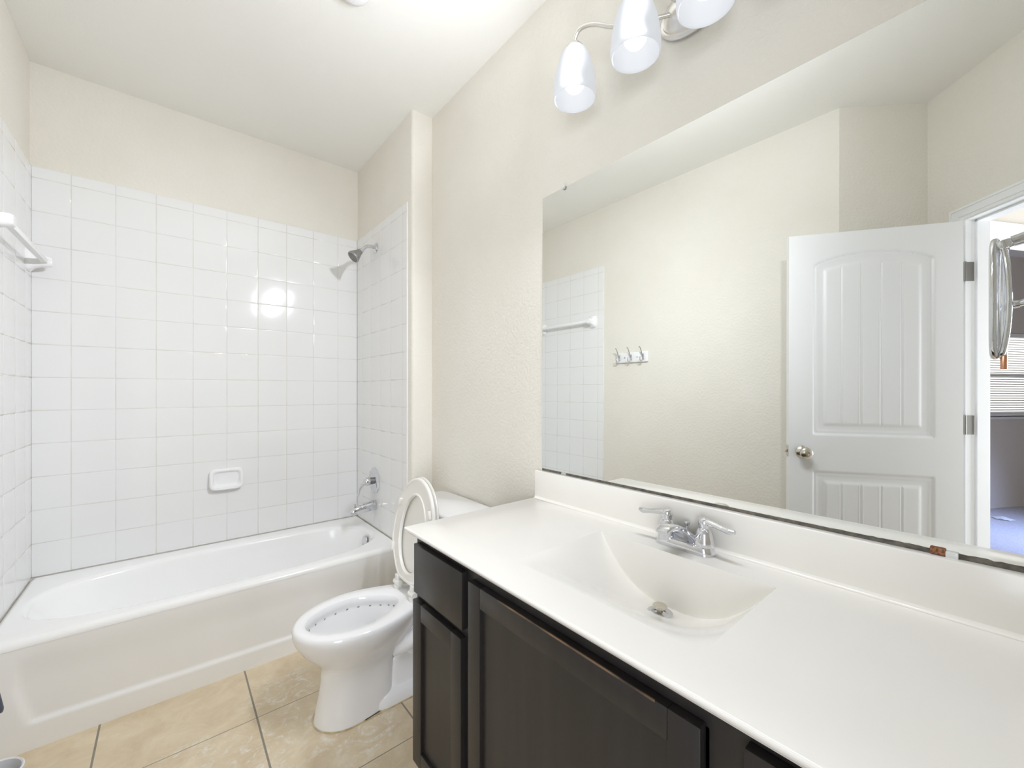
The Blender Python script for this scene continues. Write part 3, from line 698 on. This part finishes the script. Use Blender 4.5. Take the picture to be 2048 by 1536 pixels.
def faucet():
    o = Vector((1.040, 0.535, CT))
    t = thing('sink_faucet', 'chrome two handle centerset faucet behind the vanity sink', 'faucet', o)
    b = bm_(); n = 48
    def st(hw, hd, z):
        out = []
        for k in range(n):
            a = 2 * pi * k / n; c, s = cos(a), sin(a)
            yy = s * hd + (hw - hd) * (1 if s > 0 else -1) if abs(s) > 1e-9 else 0
            out.append(Vector((c * hd, yy, z)))
        return out
    loft(b, [st(0.078, 0.027, 0.0002), st(0.078, 0.027, 0.006), st(0.074, 0.0255, 0.016), st(0.072, 0.0235, 0.021), st(0.066, 0.018, 0.023)]); obj('base', b, M['chrome'], t, ang=45)
    # spout : broad wedge that narrows to the tip
    b = bm_()
    sec = [(0.012, 0.006, 0.096, 0.012), (0.000, 0.026, 0.078, 0.0115), (-0.020, 0.045, 0.060, 0.0105), (-0.045, 0.060, 0.047, 0.0095), (-0.073, 0.069, 0.041, 0.009), (-0.096, 0.070, 0.037, 0.008), (-0.113, 0.065, 0.032, 0.005)]
    P = catmull([(x, z, 0) for x, z, _, _ in sec], 5); m_ = len(P); rings = []
    for i, p in enumerate(P):
        tt = i / (m_ - 1); w_ = _lerp([q[2] for q in sec], tt) / 2; th = _lerp([q[3] for q in sec], tt)
        d = (P[min(i + 1, m_ - 1)] - P[max(i - 1, 0)]).normalized(); nx_, nz_ = -d.y, d.x
        if nz_ < 0: nx_, nz_ = -nx_, -nz_
        ring = []
        for k in range(24):
            a = 2 * pi * k / 24; c, s = cos(a), sin(a); f = (abs(c) ** 3 + abs(s) ** 3) ** (-1 / 3)
            ring.append(Vector((p.x - nx_ * s * f * th * -1, c * f * w_, max(0.001, p.y + nz_ * s * f * th))))
        rings.append(ring)
    loft(b, rings); sp_ = obj('spout', b, M['chrome'], t, ang=50)
    b = bm_(); lathe(b, [(0.012, 0.044), (0.0125, 0.047), (0.0125, 0.066)], 24, Matrix.Translation((-0.097, 0, 0))); obj('aerator', b, M['chrome'], sp_)
    for sgn in (1, -1):
        b = bm_(); mt = Matrix.Translation((0.002, 0.0505 * sgn, 0))
        lathe(b, [(0.0245, 0.020), (0.0245, 0.026), (0.023, 0.034), (0.019, 0.052), (0.016, 0.060), (0.012, 0.063), (0.0115, 0.067), (0.014, 0.072), (0.0145, 0.080), (0.011, 0.088), (0.005, 0.091), (0.001, 0.0915)], 32, mt)
        h = obj('handle', b, M['chrome'], t)
        b = bm_(); y0 = 0.0505 * sgn
        tube(b, [(0.002, y0, 0.080), (-0.002, y0 + 0.022 * sgn, 0.080), (-0.006, y0 + 0.048 * sgn, 0.076), (-0.008, y0 + 0.066 * sgn, 0.074), (-0.009, y0 + 0.078 * sgn, 0.075)], [0.0115, 0.0088, 0.0075, 0.0090, 0.0060], 14, flat=(0.85, 1.1)); obj('lever', b, M['chrome'], h)
    b = bm_(); lathe(b, [(0.0028, 0.02), (0.0028, 0.050), (0.006, 0.054), (0.0075, 0.060), (0.0075, 0.063), (0.001, 0.064)], 16, Matrix.Translation((0.021, 0.004, 0))); obj('lift_rod', b, M['chrome'], t)
faucet()

# ------------------------------------------------------------------ mirror
def mirror():
    ym0, ym1 = -0.09, 1.139; zb, zt = 0.935, ZC + 0.744
    t = thing('wall_mirror', 'large frameless wall mirror above the vanity countertop', 'mirror', (XR, 0.53, 0.94))
    t.rotation_euler = (0, 0, 0)
    be = 0.003
    def fx(z): return (1.107 - XR) - (0.744 + ZC - z) * be * 1.0 + 0.0002
    b = bm_()
    def corner(dx, y, z): return Vector((fx(z) + dx, y - 0.53, z - 0.94))
    f = [corner(0, ym0, zb), corner(0, ym1, zb), corner(0, ym1, zt), corner(0, ym0, zt)]
    k = [Vector((0.0, p.y, p.z)) for p in f]
    vf = [b.verts.new(p) for p in f]; vk = [b.verts.new(p) for p in k]
    b.faces.new(vf).material_index = 0; b.faces.new(vk[::-1]).material_index = 1
    for i in range(4): b.faces.new((vf[i], vf[(i + 1) % 4], vk[(i + 1) % 4], vk[i])).material_index = 1
    obj('glass', b, [M['mirror'], M['glassedge']], t, smooth=False)
    # oxidised channel under the lower edge, ragged top
    b = bm_(); n = 160; rnd = random.Random(3)
    lo, hi = [], []
    for i in range(n + 1):
        y = ym0 + 0.006 + (ym1 - ym0 - 0.008) * i / n
        h = 0.0005 + 0.0035 * smooth(0.30, -0.05, y) * rnd.random() + rnd.random() * 0.0006
        lo.append(y); hi.append(h)
    rings = [[Vector((-0.0075, y - 0.53, -0.0118)), Vector((-0.0001, y - 0.53, -0.0118)), Vector((-0.0001, y - 0.53, -0.0052)), Vector((-0.0075, y - 0.53, -0.005 + h))] for y, h in zip(lo, hi)]
    loft(b, rings); obj('bottom_channel', b, M['strip'], t, smooth=False)
    def clip(y, z0, z1, hw, mt, name='mirror_clip'):
        b = bm_(); box(b, -0.0125, -0.0005, y - hw - 0.53, y + hw - 0.53, z0 - 0.94, z1 - 0.94, 0.002); return obj(name, b, mt, t)
    c = clip(1.022, 0.927, 0.936, 0.012, M['satin']); c['label'] = 'small metal clip at the lower left of the mirror'
    c = clip(0.058, 0.927, 0.939, 0.0085, M['clip']); c = clip(0.076, 0.929, 0.942, 0.0105, M['rust']); c['label'] = 'rusted half of the lower mirror clip'
    b = bm_(); lathe(b, [(0.009, 0), (0.010, 0.004), (0.007, 0.009), (0.001, 0.010)], 20, axis_mtx((-0.003, 1.026 - 0.53, zt - 0.94 + 0.001), (-1, 0, 0))); obj('mirror_clip', b, M['clip'], t)
    c = clip(0.06, zt - 0.009, zt + 0.006, 0.010, M['clip'])
mirror()

# ------------------------------------------------------------------ vanity light
def vanity_light():
    yc, zc = 0.5365, 2.292
    t = thing('vanity_light', 'brushed nickel vanity light with glowing frosted shades above the mirror', 'light fixture', (XR, yc, zc))
    b = bm_(); n = 64
    def oval(hw, hh, d): return [Vector((-d, hw * cos(2 * pi * k / n), hh * sin(2 * pi * k / n))) for k in range(n)]
    loft(b, [oval(0.105, 0.072, 0.0), oval(0.105, 0.072, 0.008), oval(0.101, 0.068, 0.012), oval(0.094, 0.061, 0.013), oval(0.091, 0.058, 0.018), oval(0.084, 0.052, 0.020), oval(0.070, 0.042, 0.034), oval(0.050, 0.029, 0.046), oval(0.020, 0.012, 0.052)]); obj('backplate', b, M['satin'], t, ang=40)
    xs = 0.960 - XR
    for i, y in enumerate((0.846, 0.631, 0.442, 0.240)):
        dy = y - yc; sg = 1 if dy > 0 else -1; z0 = 2.303 - zc
        b = bm_()
        if abs(dy) > 0.2:
            pts = [(-0.036, 0.055 * sg, -0.006), (-0.075, 0.11 * sg, -0.008), (-0.115, 0.185 * sg, 0.004), (-0.140, 0.243 * sg, 0.036), (-0.150, 0.287 * sg, 0.046), (xs, dy, 0.028), (xs, dy, z0)]
        else:
            pts = [(-0.040, 0.030 * sg, 0.010), (-0.060, 0.048 * sg, 0.028), (-0.082, 0.068 * sg, 0.064), (-0.115, 0.088 * sg, 0.102), (-0.142, dy, 0.096), (xs, dy, 0.056), (xs, dy, z0)]
        tube(b, pts, 0.0062, 12); obj('arm', b, M['satin'], t)
        b = bm_(); lathe(b, [(0.008, 0.008), (0.016, 0.004), (0.026, -0.008), (0.029, -0.022), (0.027, -0.026)], 28, Matrix.Translation((xs, dy, z0))); obj('socket_cup', b, M['satin'], t)
        b = bm_(); zz = z0 - 0.012
        outp = [(r_ * 1.03, h_ * 1.03) for r_, h_ in ((0.026, 0.0), (0.034, -0.010), (0.045, -0.030), (0.054, -0.058), (0.0605, -0.092), (0.0635, -0.122), (0.0635, -0.140), (0.0620, -0.1505), (0.0595, -0.152), (0.0580, -0.1495), (0.0595, -0.138), (0.0595, -0.122), (0.0565, -0.092), (0.050, -0.058), (0.041, -0.030), (0.030, -0.010), (0.022, -0.003))]
        lathe(b, outp, 40, Matrix.Translation((xs, dy, zz)), cap0=False, cap1=False); sh = obj('lamp_shade', b, M['shade'], t, ang=60)
        b = bm_(); lathe(b, [(0.012, -0.010), (0.014, -0.050), (0.020, -0.066), (0.029, -0.084), (0.032, -0.100), (0.029, -0.116), (0.020, -0.128), (0.008, -0.133), (0.001, -0.134)], 28, Matrix.Translation((xs, dy, zz))); obj('bulb', b, M['bulb'], t)
        for en, at, aim, spr, sz in ((LAMP, (-0.086, 0.020, -0.075), (-0.49, 0.78, 0.27), 126, 0.05), (SIDE, (-0.092, 0, -0.080), (-0.95, -0.05, 0.22), 130, 0.05), (LOW, (-0.086, 0.024, -0.085), (-0.50, 0.75, -0.52), 100, 0.05), (DOWN, (0, 0, -0.150), (-0.50, 0.05, -1), 136, 0.07), (UP, (-0.086, 0, -0.05), (-0.55, 0.30, 0.80), 130, 0.05)):
            if en <= 0: continue
            ld = bpy.data.lights.new('lamp_light', 'AREA'); ld.shape = 'DISK'; ld.size = sz; ld.energy = en; ld.color = LCOL; ld.spread = radians(spr)
            lo = bpy.data.objects.new('lamp_light', ld); COL.objects.link(lo); lo.parent = t; lo.location = Vector((xs, dy, zz)) + Vector(at); lo.rotation_euler = Vector(aim).to_track_quat('-Z', 'Y').to_euler()
vanity_light()

# ------------------------------------------------------------------ small things
b = bm_(); lathe(b, [(0.001, 0.0), (0.028, 0.0), (0.045, 0.006), (0.055, 0.018), (0.056, 0.030), (0.001, 0.030)], 40)
o = obj('ceiling_fixture', b, M['white']); o.location = (0.527, 1.553, CEIL - 0.030); tag(o, 'small round white fixture on the ceiling at the top edge', 'ceiling fixture')

def hook_rail():
    o = Vector((XL, 1.80, ZC + 0.262))
    t = thing('coat_hook_rail', 'white coat hook rail with three chrome hooks on the left wall', 'hook rail', o)
    b = bm_(); box(b, 0.0, 0.016, -0.137, 0.137, -0.039, 0.039, 0.006, 3); obj('backboard', b, M['white'], t)
    for y in (-0.100, 0.004, 0.108):
        b = bm_(); box(b, 0.015, 0.019, y - 0.008, y + 0.008, -0.022, 0.022, 0.0015)
        tube(b, [(0.018, y, -0.004), (0.026, y, 0.012), (0.040, y, 0.040), (0.056, y, 0.066), (0.066, y, 0.070)], [0.0040, 0.0042, 0.0036, 0.0036, 0.0050], 10)
        tube(b, [(0.018, y, -0.002), (0.024, y, -0.020), (0.036, y, -0.034), (0.052, y, -0.030), (0.058, y, -0.012), (0.056, y, -0.004)], [0.0042, 0.0042, 0.0040, 0.0040, 0.0040, 0.0056], 10); obj('hook', b, M['chrome'], t)
    for y in (-0.05, 0.058):
        b = bm_(); lathe(b, [(0.005, 0.015), (0.005, 0.0168), (0.001, 0.018)], 12, axis_mtx((0, y, 0), (1, 0, 0))); obj('screw', b, M['dull'], t)
hook_rail()

# toilet brush in its cup at the left edge
cx, cy_ = -0.395, 1.86
t = thing('toilet_brush_holder', 'white round toilet brush cup on the floor at the left edge', 'brush holder', (cx, cy_, 0))
b = bm_(); lathe(b, [(0.052, 0), (0.056, 0.004), (0.060, 0.06), (0.063, 0.118), (0.064, 0.128), (0.0615, 0.131), (0.058, 0.128), (0.056, 0.115), (0.052, 0.012), (0.001, 0.010)], 40); obj('cup', b, M['brushwhite'], t)
t = thing('toilet_brush', 'toilet brush with slate grip standing in the white cup', 'toilet brush', (cx, cy_, 0.012))
b = bm_(); tube(b, [(0, 0, 0.0), (0, 0, 0.09)], [0.028, 0.034], 16, smooth=False); obj('brush_head', b, M['bristle'], t)
b = bm_(); tube(b, [(0, 0, 0.085), (0.010, 0.010, 0.29)], 0.0062, 14, smooth=False); obj('stem', b, M['brushwhite'], t)
b = bm_(); tube(b, [(0.010, 0.010, 0.286), (0.0105, 0.0105, 0.295), (0.006, 0.008, 0.34), (-0.002, 0.004, 0.40), (-0.012, 0.0, 0.45)], [0.009, 0.0125, 0.0105, 0.008, 0.007], 16); obj('grip', b, M['grip'], t)

# ------------------------------------------------------------------ bathroom door (seen in the mirror)
def door():
    A = Vector((-0.5986, 0.1116, 0.010)); d = Vector((0.3848, 0.5842, 0)).normalized(); nrm = Vector((d.y, -d.x, 0))
    Wd, Hd, T = 0.699, 2.020, 0.035
    t = thing('door_1', 'white two panel plank-style interior door swung open in the mirror', 'door', A)
    t['kind'] = 'structure'; del t['category']; del t['label']
    Mx = Matrix(((d.x, nrm.x, 0, 0), (d.y, nrm.y, 0, 0), (0, 0, 1, 0), (0, 0, 0, 1)))        # local: x along door, y toward the visible face
    def h(x, z):
        zz = z + 0.010
        def panel(x0, x1, z0, z1f):
            dl = min(x - x0, x1 - x, zz - z0, z1f(x) - zz)
            if dl <= 0: return 0.0
            v = -0.0075 * smooth(0.0, 0.010, dl) + 0.0022 * (smooth(0.010, 0.016, dl) - smooth(0.018, 0.026, dl))
            v += 0.0058 * smooth(0.044, 0.062, dl)
            if dl > 0.058:
                for gx in (0.2293, 0.3104, 0.3924, 0.4729):
                    a = abs(x - gx); v += -0.0030 * (1 - smooth(0.0, 0.0045, a)) + 0.0012 * (smooth(0.004, 0.006, a) - smooth(0.006, 0.010, a))
            return v
        arch = lambda xx: 1.872 + 0.057 * max(0.0, 1 - ((xx - 0.350) / 0.2458) ** 2) ** 0.8
        return panel(0.104, 0.595, 1.0215, arch) + panel(0.104, 0.595, 0.245, lambda xx: 0.841)
    xs = sorted(set([0, Wd] + [round(0.09 + 0.004 * i, 4) for i in range(int((0.61 - 0.09) / 0.004) + 1)]))
    zs = sorted(set([0, Hd] + [round(0.225 + 0.006 * i, 4) for i in range(105)] + [round(1.0 + 0.006 * i, 4) for i in range(160)]))
    zs = [z for z in zs if z <= Hd]
    b = bm_()
    for side in (0, 1):
        V = [[b.verts.new(Mx @ Vector((x, h(x, z), z) if side == 0 else (x, -T - h(x, z), z))) for z in zs] for x in xs]
        for i in range(len(xs) - 1):
            for j in range(len(zs) - 1): b.faces.new((V[i][j], V[i + 1][j], V[i + 1][j + 1], V[i][j + 1]))
        if side == 0: Fr = V
        else:
            nX, nZ = len(xs) - 1, len(zs) - 1
            loop = lambda V: [V[i][0] for i in range(nX)] + [V[nX][j] for j in range(nZ)] + [V[i][nZ] for i in range(nX, 0, -1)] + [V[0][j] for j in range(nZ, 0, -1)]
            a, c = loop(Fr), loop(V)
            for k in range(len(a)): b.faces.new((a[k], a[(k + 1) % len(a)], c[(k + 1) % len(a)], c[k]))
    obj('door_leaf', b, M['white'], t, ang=50)
    for s in (1, -1):
        b = bm_(); base = Mx @ Vector((0.639, 0 if s > 0 else -T, 0.924))
        lathe(b, [(0.031, 0), (0.031, 0.003), (0.027, 0.008), (0.013, 0.012), (0.0115, 0.024), (0.013, 0.030), (0.024, 0.038), (0.028, 0.048), (0.026, 0.058), (0.016, 0.064), (0.009, 0.065), (0.008, 0.062), (0.001, 0.062)], 36, axis_mtx(base, nrm * s)); obj('door_knob', b, M['nickel_knob'], t)
    b = bm_(); box(b, Wd - 0.0005, Wd + 0.0015, -T + 0.005, -0.005, 0.897, 0.953); box(b, Wd + 0.001, Wd + 0.012, -0.024, -0.012, 0.917, 0.933, 0.003)
    bmesh.ops.transform(b, matrix=Mx, verts=b.verts[:]); obj('latch', b, M['nickel_knob'], t, smooth=False)
    # hinges : leaf let into the jamb plus knuckle behind the leaf
    for zc_ in (1.805, 1.085, 0.22):
        b = bm_()
        q = [P2D(S0 + 0.0015, 0.001), P2D(S0 + 0.0015, 0.034), P2D(S0 - 0.001, 0.034), P2D(S0 - 0.001, 0.001)]
        prism(b, [(v.x - A.x, v.y - A.y) for v in q], zc_ - 0.0445 - 0.01, zc_ + 0.0445 - 0.01)
        kp = P2D(S0 + 0.004, -0.008); tube(b, [(kp.x - A.x, kp.y - A.y, zc_ - 0.0545), (kp.x - A.x, kp.y - A.y, zc_ + 0.0345)], 0.0065, 12, smooth=False)
        obj('hinge', b, M['hinge'], t, ang=40)
door()

# ------------------------------------------------------------------ chrome stand seen in the mirror in front of the doorway
def stand():
    o = Vector((-0.150, -0.130, 0))
    t = thing('chrome_stand', 'chrome stand with hanging tube loops before the doorway in the mirror', 'stand', o)
    b = bm_(); tube(b, [(0, 0, 0.05), (0, 0, 1.90)], 0.011, 16, smooth=False); obj('pole', b, M['chrome'], t)
    b = bm_(); lathe(b, [(0.085, 0), (0.085, 0.012), (0.078, 0.018), (0.016, 0.03), (0.014, 0.06)], 40); obj('base', b, M['satin'], t)
    yl = 0.138
    b = bm_(); tube(b, [(0, 0, 1.802), (0.004, 0.04, 1.812), (0.0, 0.090, 1.796), (0, 0.105, 1.792)], [0.011, 0.012, 0.016, 0.016], 16)
    tube(b, [(0, 0.02, 1.77), (0.002, 0.06, 1.782), (0, 0.10, 1.778)], 0.009, 12)
    mt = axis_mtx((0, yl - 0.012, 1.782), (0.15, 0.25, 1)); lathe(b, [(0.018, -0.016), (0.026, -0.015), (0.029, 0), (0.026, 0.015), (0.018, 0.016), (0.018, -0.016)], 28, mt, False, False); obj('upper_clamp', b, M['chrome'], t)
    b = bm_(); tube(b, [(0, 0, 1.575), (0.003, 0.03, 1.580), (0, 0.075, 1.562), (0.0, 0.098, 1.556)], [0.013, 0.013, 0.013, 0.010], 14); lathe(b, [(0.012, -0.012), (0.014, 0), (0.012, 0.012)], 18, axis_mtx((0, 0.098, 1.556), (0, 1, 0))); obj('lower_clamp', b, M['chrome'], t)
    def loop(y0, dy, dx, ztop, zbot, r):
        b = bm_(); zm = (ztop + zbot) / 2; hh = (ztop - zbot) / 2; C = []
        nn = 60; rings = []
        for k in range(nn):
            a = 2 * pi * k / nn; C.append(Vector((dx * sin(a), y0 + dy * sin(a) + 0.004 * cos(2 * a), zm + hh * cos(a))))
        for k in range(nn):
            T = (C[(k + 1) % nn] - C[k - 1]).normalized(); u = Vector((0.6, 0.8, 0)); u = (u - T * u.dot(T)).normalized(); v = T.cross(u)
            rings.append([C[k] + (u * cos(2 * pi * i / 12) + v * sin(2 * pi * i / 12)) * r for i in range(12)])
        rings.append(rings[0]); loft(b, rings, False, False); bmesh.ops.remove_doubles(b, verts=b.verts[:], dist=1e-6); return obj('tube_loop', b, M['chrome'], t)
    loop(0.140, 0.013, 0.040, 1.800, 1.368, 0.0105); loop(0.128, -0.012, 0.030, 1.790, 1.372, 0.0095)
    b = bm_(); tube(b, [(0, 0.118, 1.79), (0.004, 0.119, 1.60), (0.002, 0.124, 1.325)], 0.0085, 12); rod = obj('rod', b, M['chrome'], t)
    b = bm_(); lathe(b, [(0.0092, 0), (0.0092, 0.05), (0.006, 0.055)], 14, Matrix.Translation((0.002, 0.1235, 1.322))); obj('rod_tip', b, M['copper'], rod)
stand()

# ------------------------------------------------------------------ hallway and far room behind the door (seen in the mirror)
wd = Vector((0.883, 0.469)).normalized(); wn = Vector((-wd.y, wd.x))          # along / into-room normal of the far wall
if wn.x < 0: wn = -wn
FO = Vector((-4.70, 0.0))                                                         # point of the far wall in line with the view
def fw(s, dep, z): v = FO + wd * s + wn * dep; return Vector((v.x, v.y, z))
def fbox(b, s0, s1, d0, d1, z0, z1):
    q = [fw(s0, d0, 0), fw(s1, d0, 0), fw(s1, d1, 0), fw(s0, d1, 0)]; prism(b, [(v.x, v.y) for v in q], z0, z1)
_e0, _e1 = fw(-2.6, 0, 0), fw(2.6, 0, 0)
BR = [tuple(P2D(-0.4, WT)), tuple(P2D(1.3, WT)), (-0.3, -3.6), (-7.0, -3.6), (_e0.x, _e0.y), (_e1.x, _e1.y)]
b = bm_(); prism(b, BR, -0.05, 0.003); struct('floor_carpet', b, M['carpet'], smooth=False)
b = bm_(); prism(b, BR, CEIL, CEIL + 0.05); struct('ceiling_bedroom', b, M['ceil'], smooth=False)
WS0, WS1, WZ0, WZ1 = -0.62, 0.62, 0.985, 1.90
b = bm_(); fbox(b, -2.6, WS0, -0.10, 0, 0, CEIL); fbox(b, WS1, 2.6, -0.10, 0, 0, CEIL); fbox(b, WS0, WS1, -0.10, 0, 0, WZ0); fbox(b, WS0, WS1, -0.10, 0, WZ1, CEIL)
struct('wall_bedroom', b, M['taupe'], smooth=False)
b = bm_(); box(b, -7.0, -0.3, -3.7, -3.6, 0, CEIL); struct('wall_bedroom_side', b, M['taupe'], smooth=False)
_q = P2D(-0.4, WT)
b = bm_(); prism(b, [(_e1.x, _e1.y), tuple(_q), (_q.x + 0.05, _q.y + 0.1), (_e1.x + 0.05, _e1.y + 0.1)], 0, CEIL); struct('wall_bedroom_far', b, M['taupe'], smooth=False)
b = bm_(); box(b, -7.1, -7.0, -3.6, _e0.y, 0, CEIL); struct('wall_bedroom_end', b, M['taupe'], smooth=False)
b = bm_(); box(b, -0.3, -0.2, -3.6, -0.62, 0, CEIL); struct('wall_hall', b, M['paint'], smooth=False)
# window frame, sill
b = bm_()
fbox(b, WS0, WS0 + 0.04, -0.09, -0.03, WZ0, WZ1); fbox(b, WS1 - 0.04, WS1, -0.09, -0.03, WZ0, WZ1); fbox(b, WS0, WS1, -0.09, -0.03, WZ0, WZ0 + 0.04); fbox(b, WS0, WS1, -0.09, -0.03, WZ1 - 0.04, WZ1)
fbox(b, WS0, WS1, -0.08, -0.05, (WZ0 + WZ1) / 2 - 0.015, (WZ0 + WZ1) / 2 + 0.015)
win = struct('window_1', b, M['white'], smooth=False)
b = bm_(); fbox(b, WS0 - 0.03, WS1 + 0.03, -0.05, 0.02, WZ0 - 0.022, WZ0); obj('window_sill', b, M['white'], win, smooth=False)
gm = mat('window_glass', (1, 1, 1), 0.0); bsdf(gm).inputs['Transmission Weight'].default_value = 1.0; bsdf(gm).inputs['IOR'].default_value = 1.02
b = bm_(); fbox(b, WS0 + 0.04, WS1 - 0.04, -0.066, -0.062, WZ0 + 0.04, WZ1 - 0.04); obj('window_pane', b, gm, win, smooth=False)
# blind
t = thing('window_blind', 'white horizontal slat blind lowered over the bedroom window', 'blind', fw(0, -0.015, WZ0))
_o = t.location.copy()
b = bm_(); fbox(b, WS0 + 0.01, WS1 - 0.01, -0.035, 0.008, WZ1 - 0.045, WZ1 - 0.005); bmesh.ops.translate(b, vec=-_o, verts=b.verts[:]); obj('head_rail', b, M['slat'], t, smooth=False)
b = bm_(); k = WZ0 + 0.05
while k < WZ1 - 0.06:
    p = [fw(WS0 + 0.015, -0.030, k + 0.005), fw(WS1 - 0.015, -0.030, k + 0.005), fw(WS1 - 0.015, -0.004, k - 0.006), fw(WS0 + 0.015, -0.004, k - 0.006)]
    loft(b, [[q - _o for q in p], [q - _o + Vector((0, 0, 0.0015)) for q in p]]); k += 0.0255
obj('slats', b, M['slat'], t, smooth=False)
b = bm_(); fbox(b, WS0 + 0.012, WS1 - 0.012, -0.030, 0.000, WZ0 + 0.012, WZ0 + 0.034); bmesh.ops.translate(b, vec=-_o, verts=b.verts[:]); obj('bottom_rail', b, M['slat'], t, smooth=False)
b = bm_(); fbox(b, -3.5, 3.5, -4.15, -4.0, -0.3, 2.9); struct('wall_exterior', b, M['brick'], smooth=False)
# cased opening across the hallway
HO = Vector((-1.10, 0.02))
def hbox(b, s0, s1, d0, d1, z0, z1):
    q = [HO + wd * s0 + wn * d0, HO + wd * s1 + wn * d0, HO + wd * s1 + wn * d1, HO + wd * s0 + wn * d1]; prism(b, [tuple(v) for v in q], z0, z1)
b = bm_(); hbox(b, -0.85, 0.17, -0.09, 0, 2.125, CEIL); struct('wall_hall_header', b, M['taupe'], smooth=False)
b = bm_()
for z0, z1, th in ((2.040, 2.054, 0.010), (2.054, 2.086, 0.014), (2.086, 2.125, 0.020)): hbox(b, -0.85, 0.17, -0.09, th, z0, z1)
struct('trim_3', b, M['white'], smooth=False)
# scrap on the carpet
b = bm_(); rnd = random.Random(5)
V = grid(b, lambda u, v: Vector(((u - 0.5) * 0.09, (v - 0.5) * 0.16 * (1 - 0.5 * u), 0.005 + 0.018 * abs(sin(5 * u + 3 * v)) * (1 - abs(2 * v - 1)))), 8, 10)
bmesh.ops.solidify(b, geom=b.faces[:], thickness=0.003)
o = obj('paper_scrap', b, M['paper']); o.location = (-4.05, -0.015, 0.006); tag(o, 'small crumpled white scrap lying on the bedroom carpet', 'paper scrap')
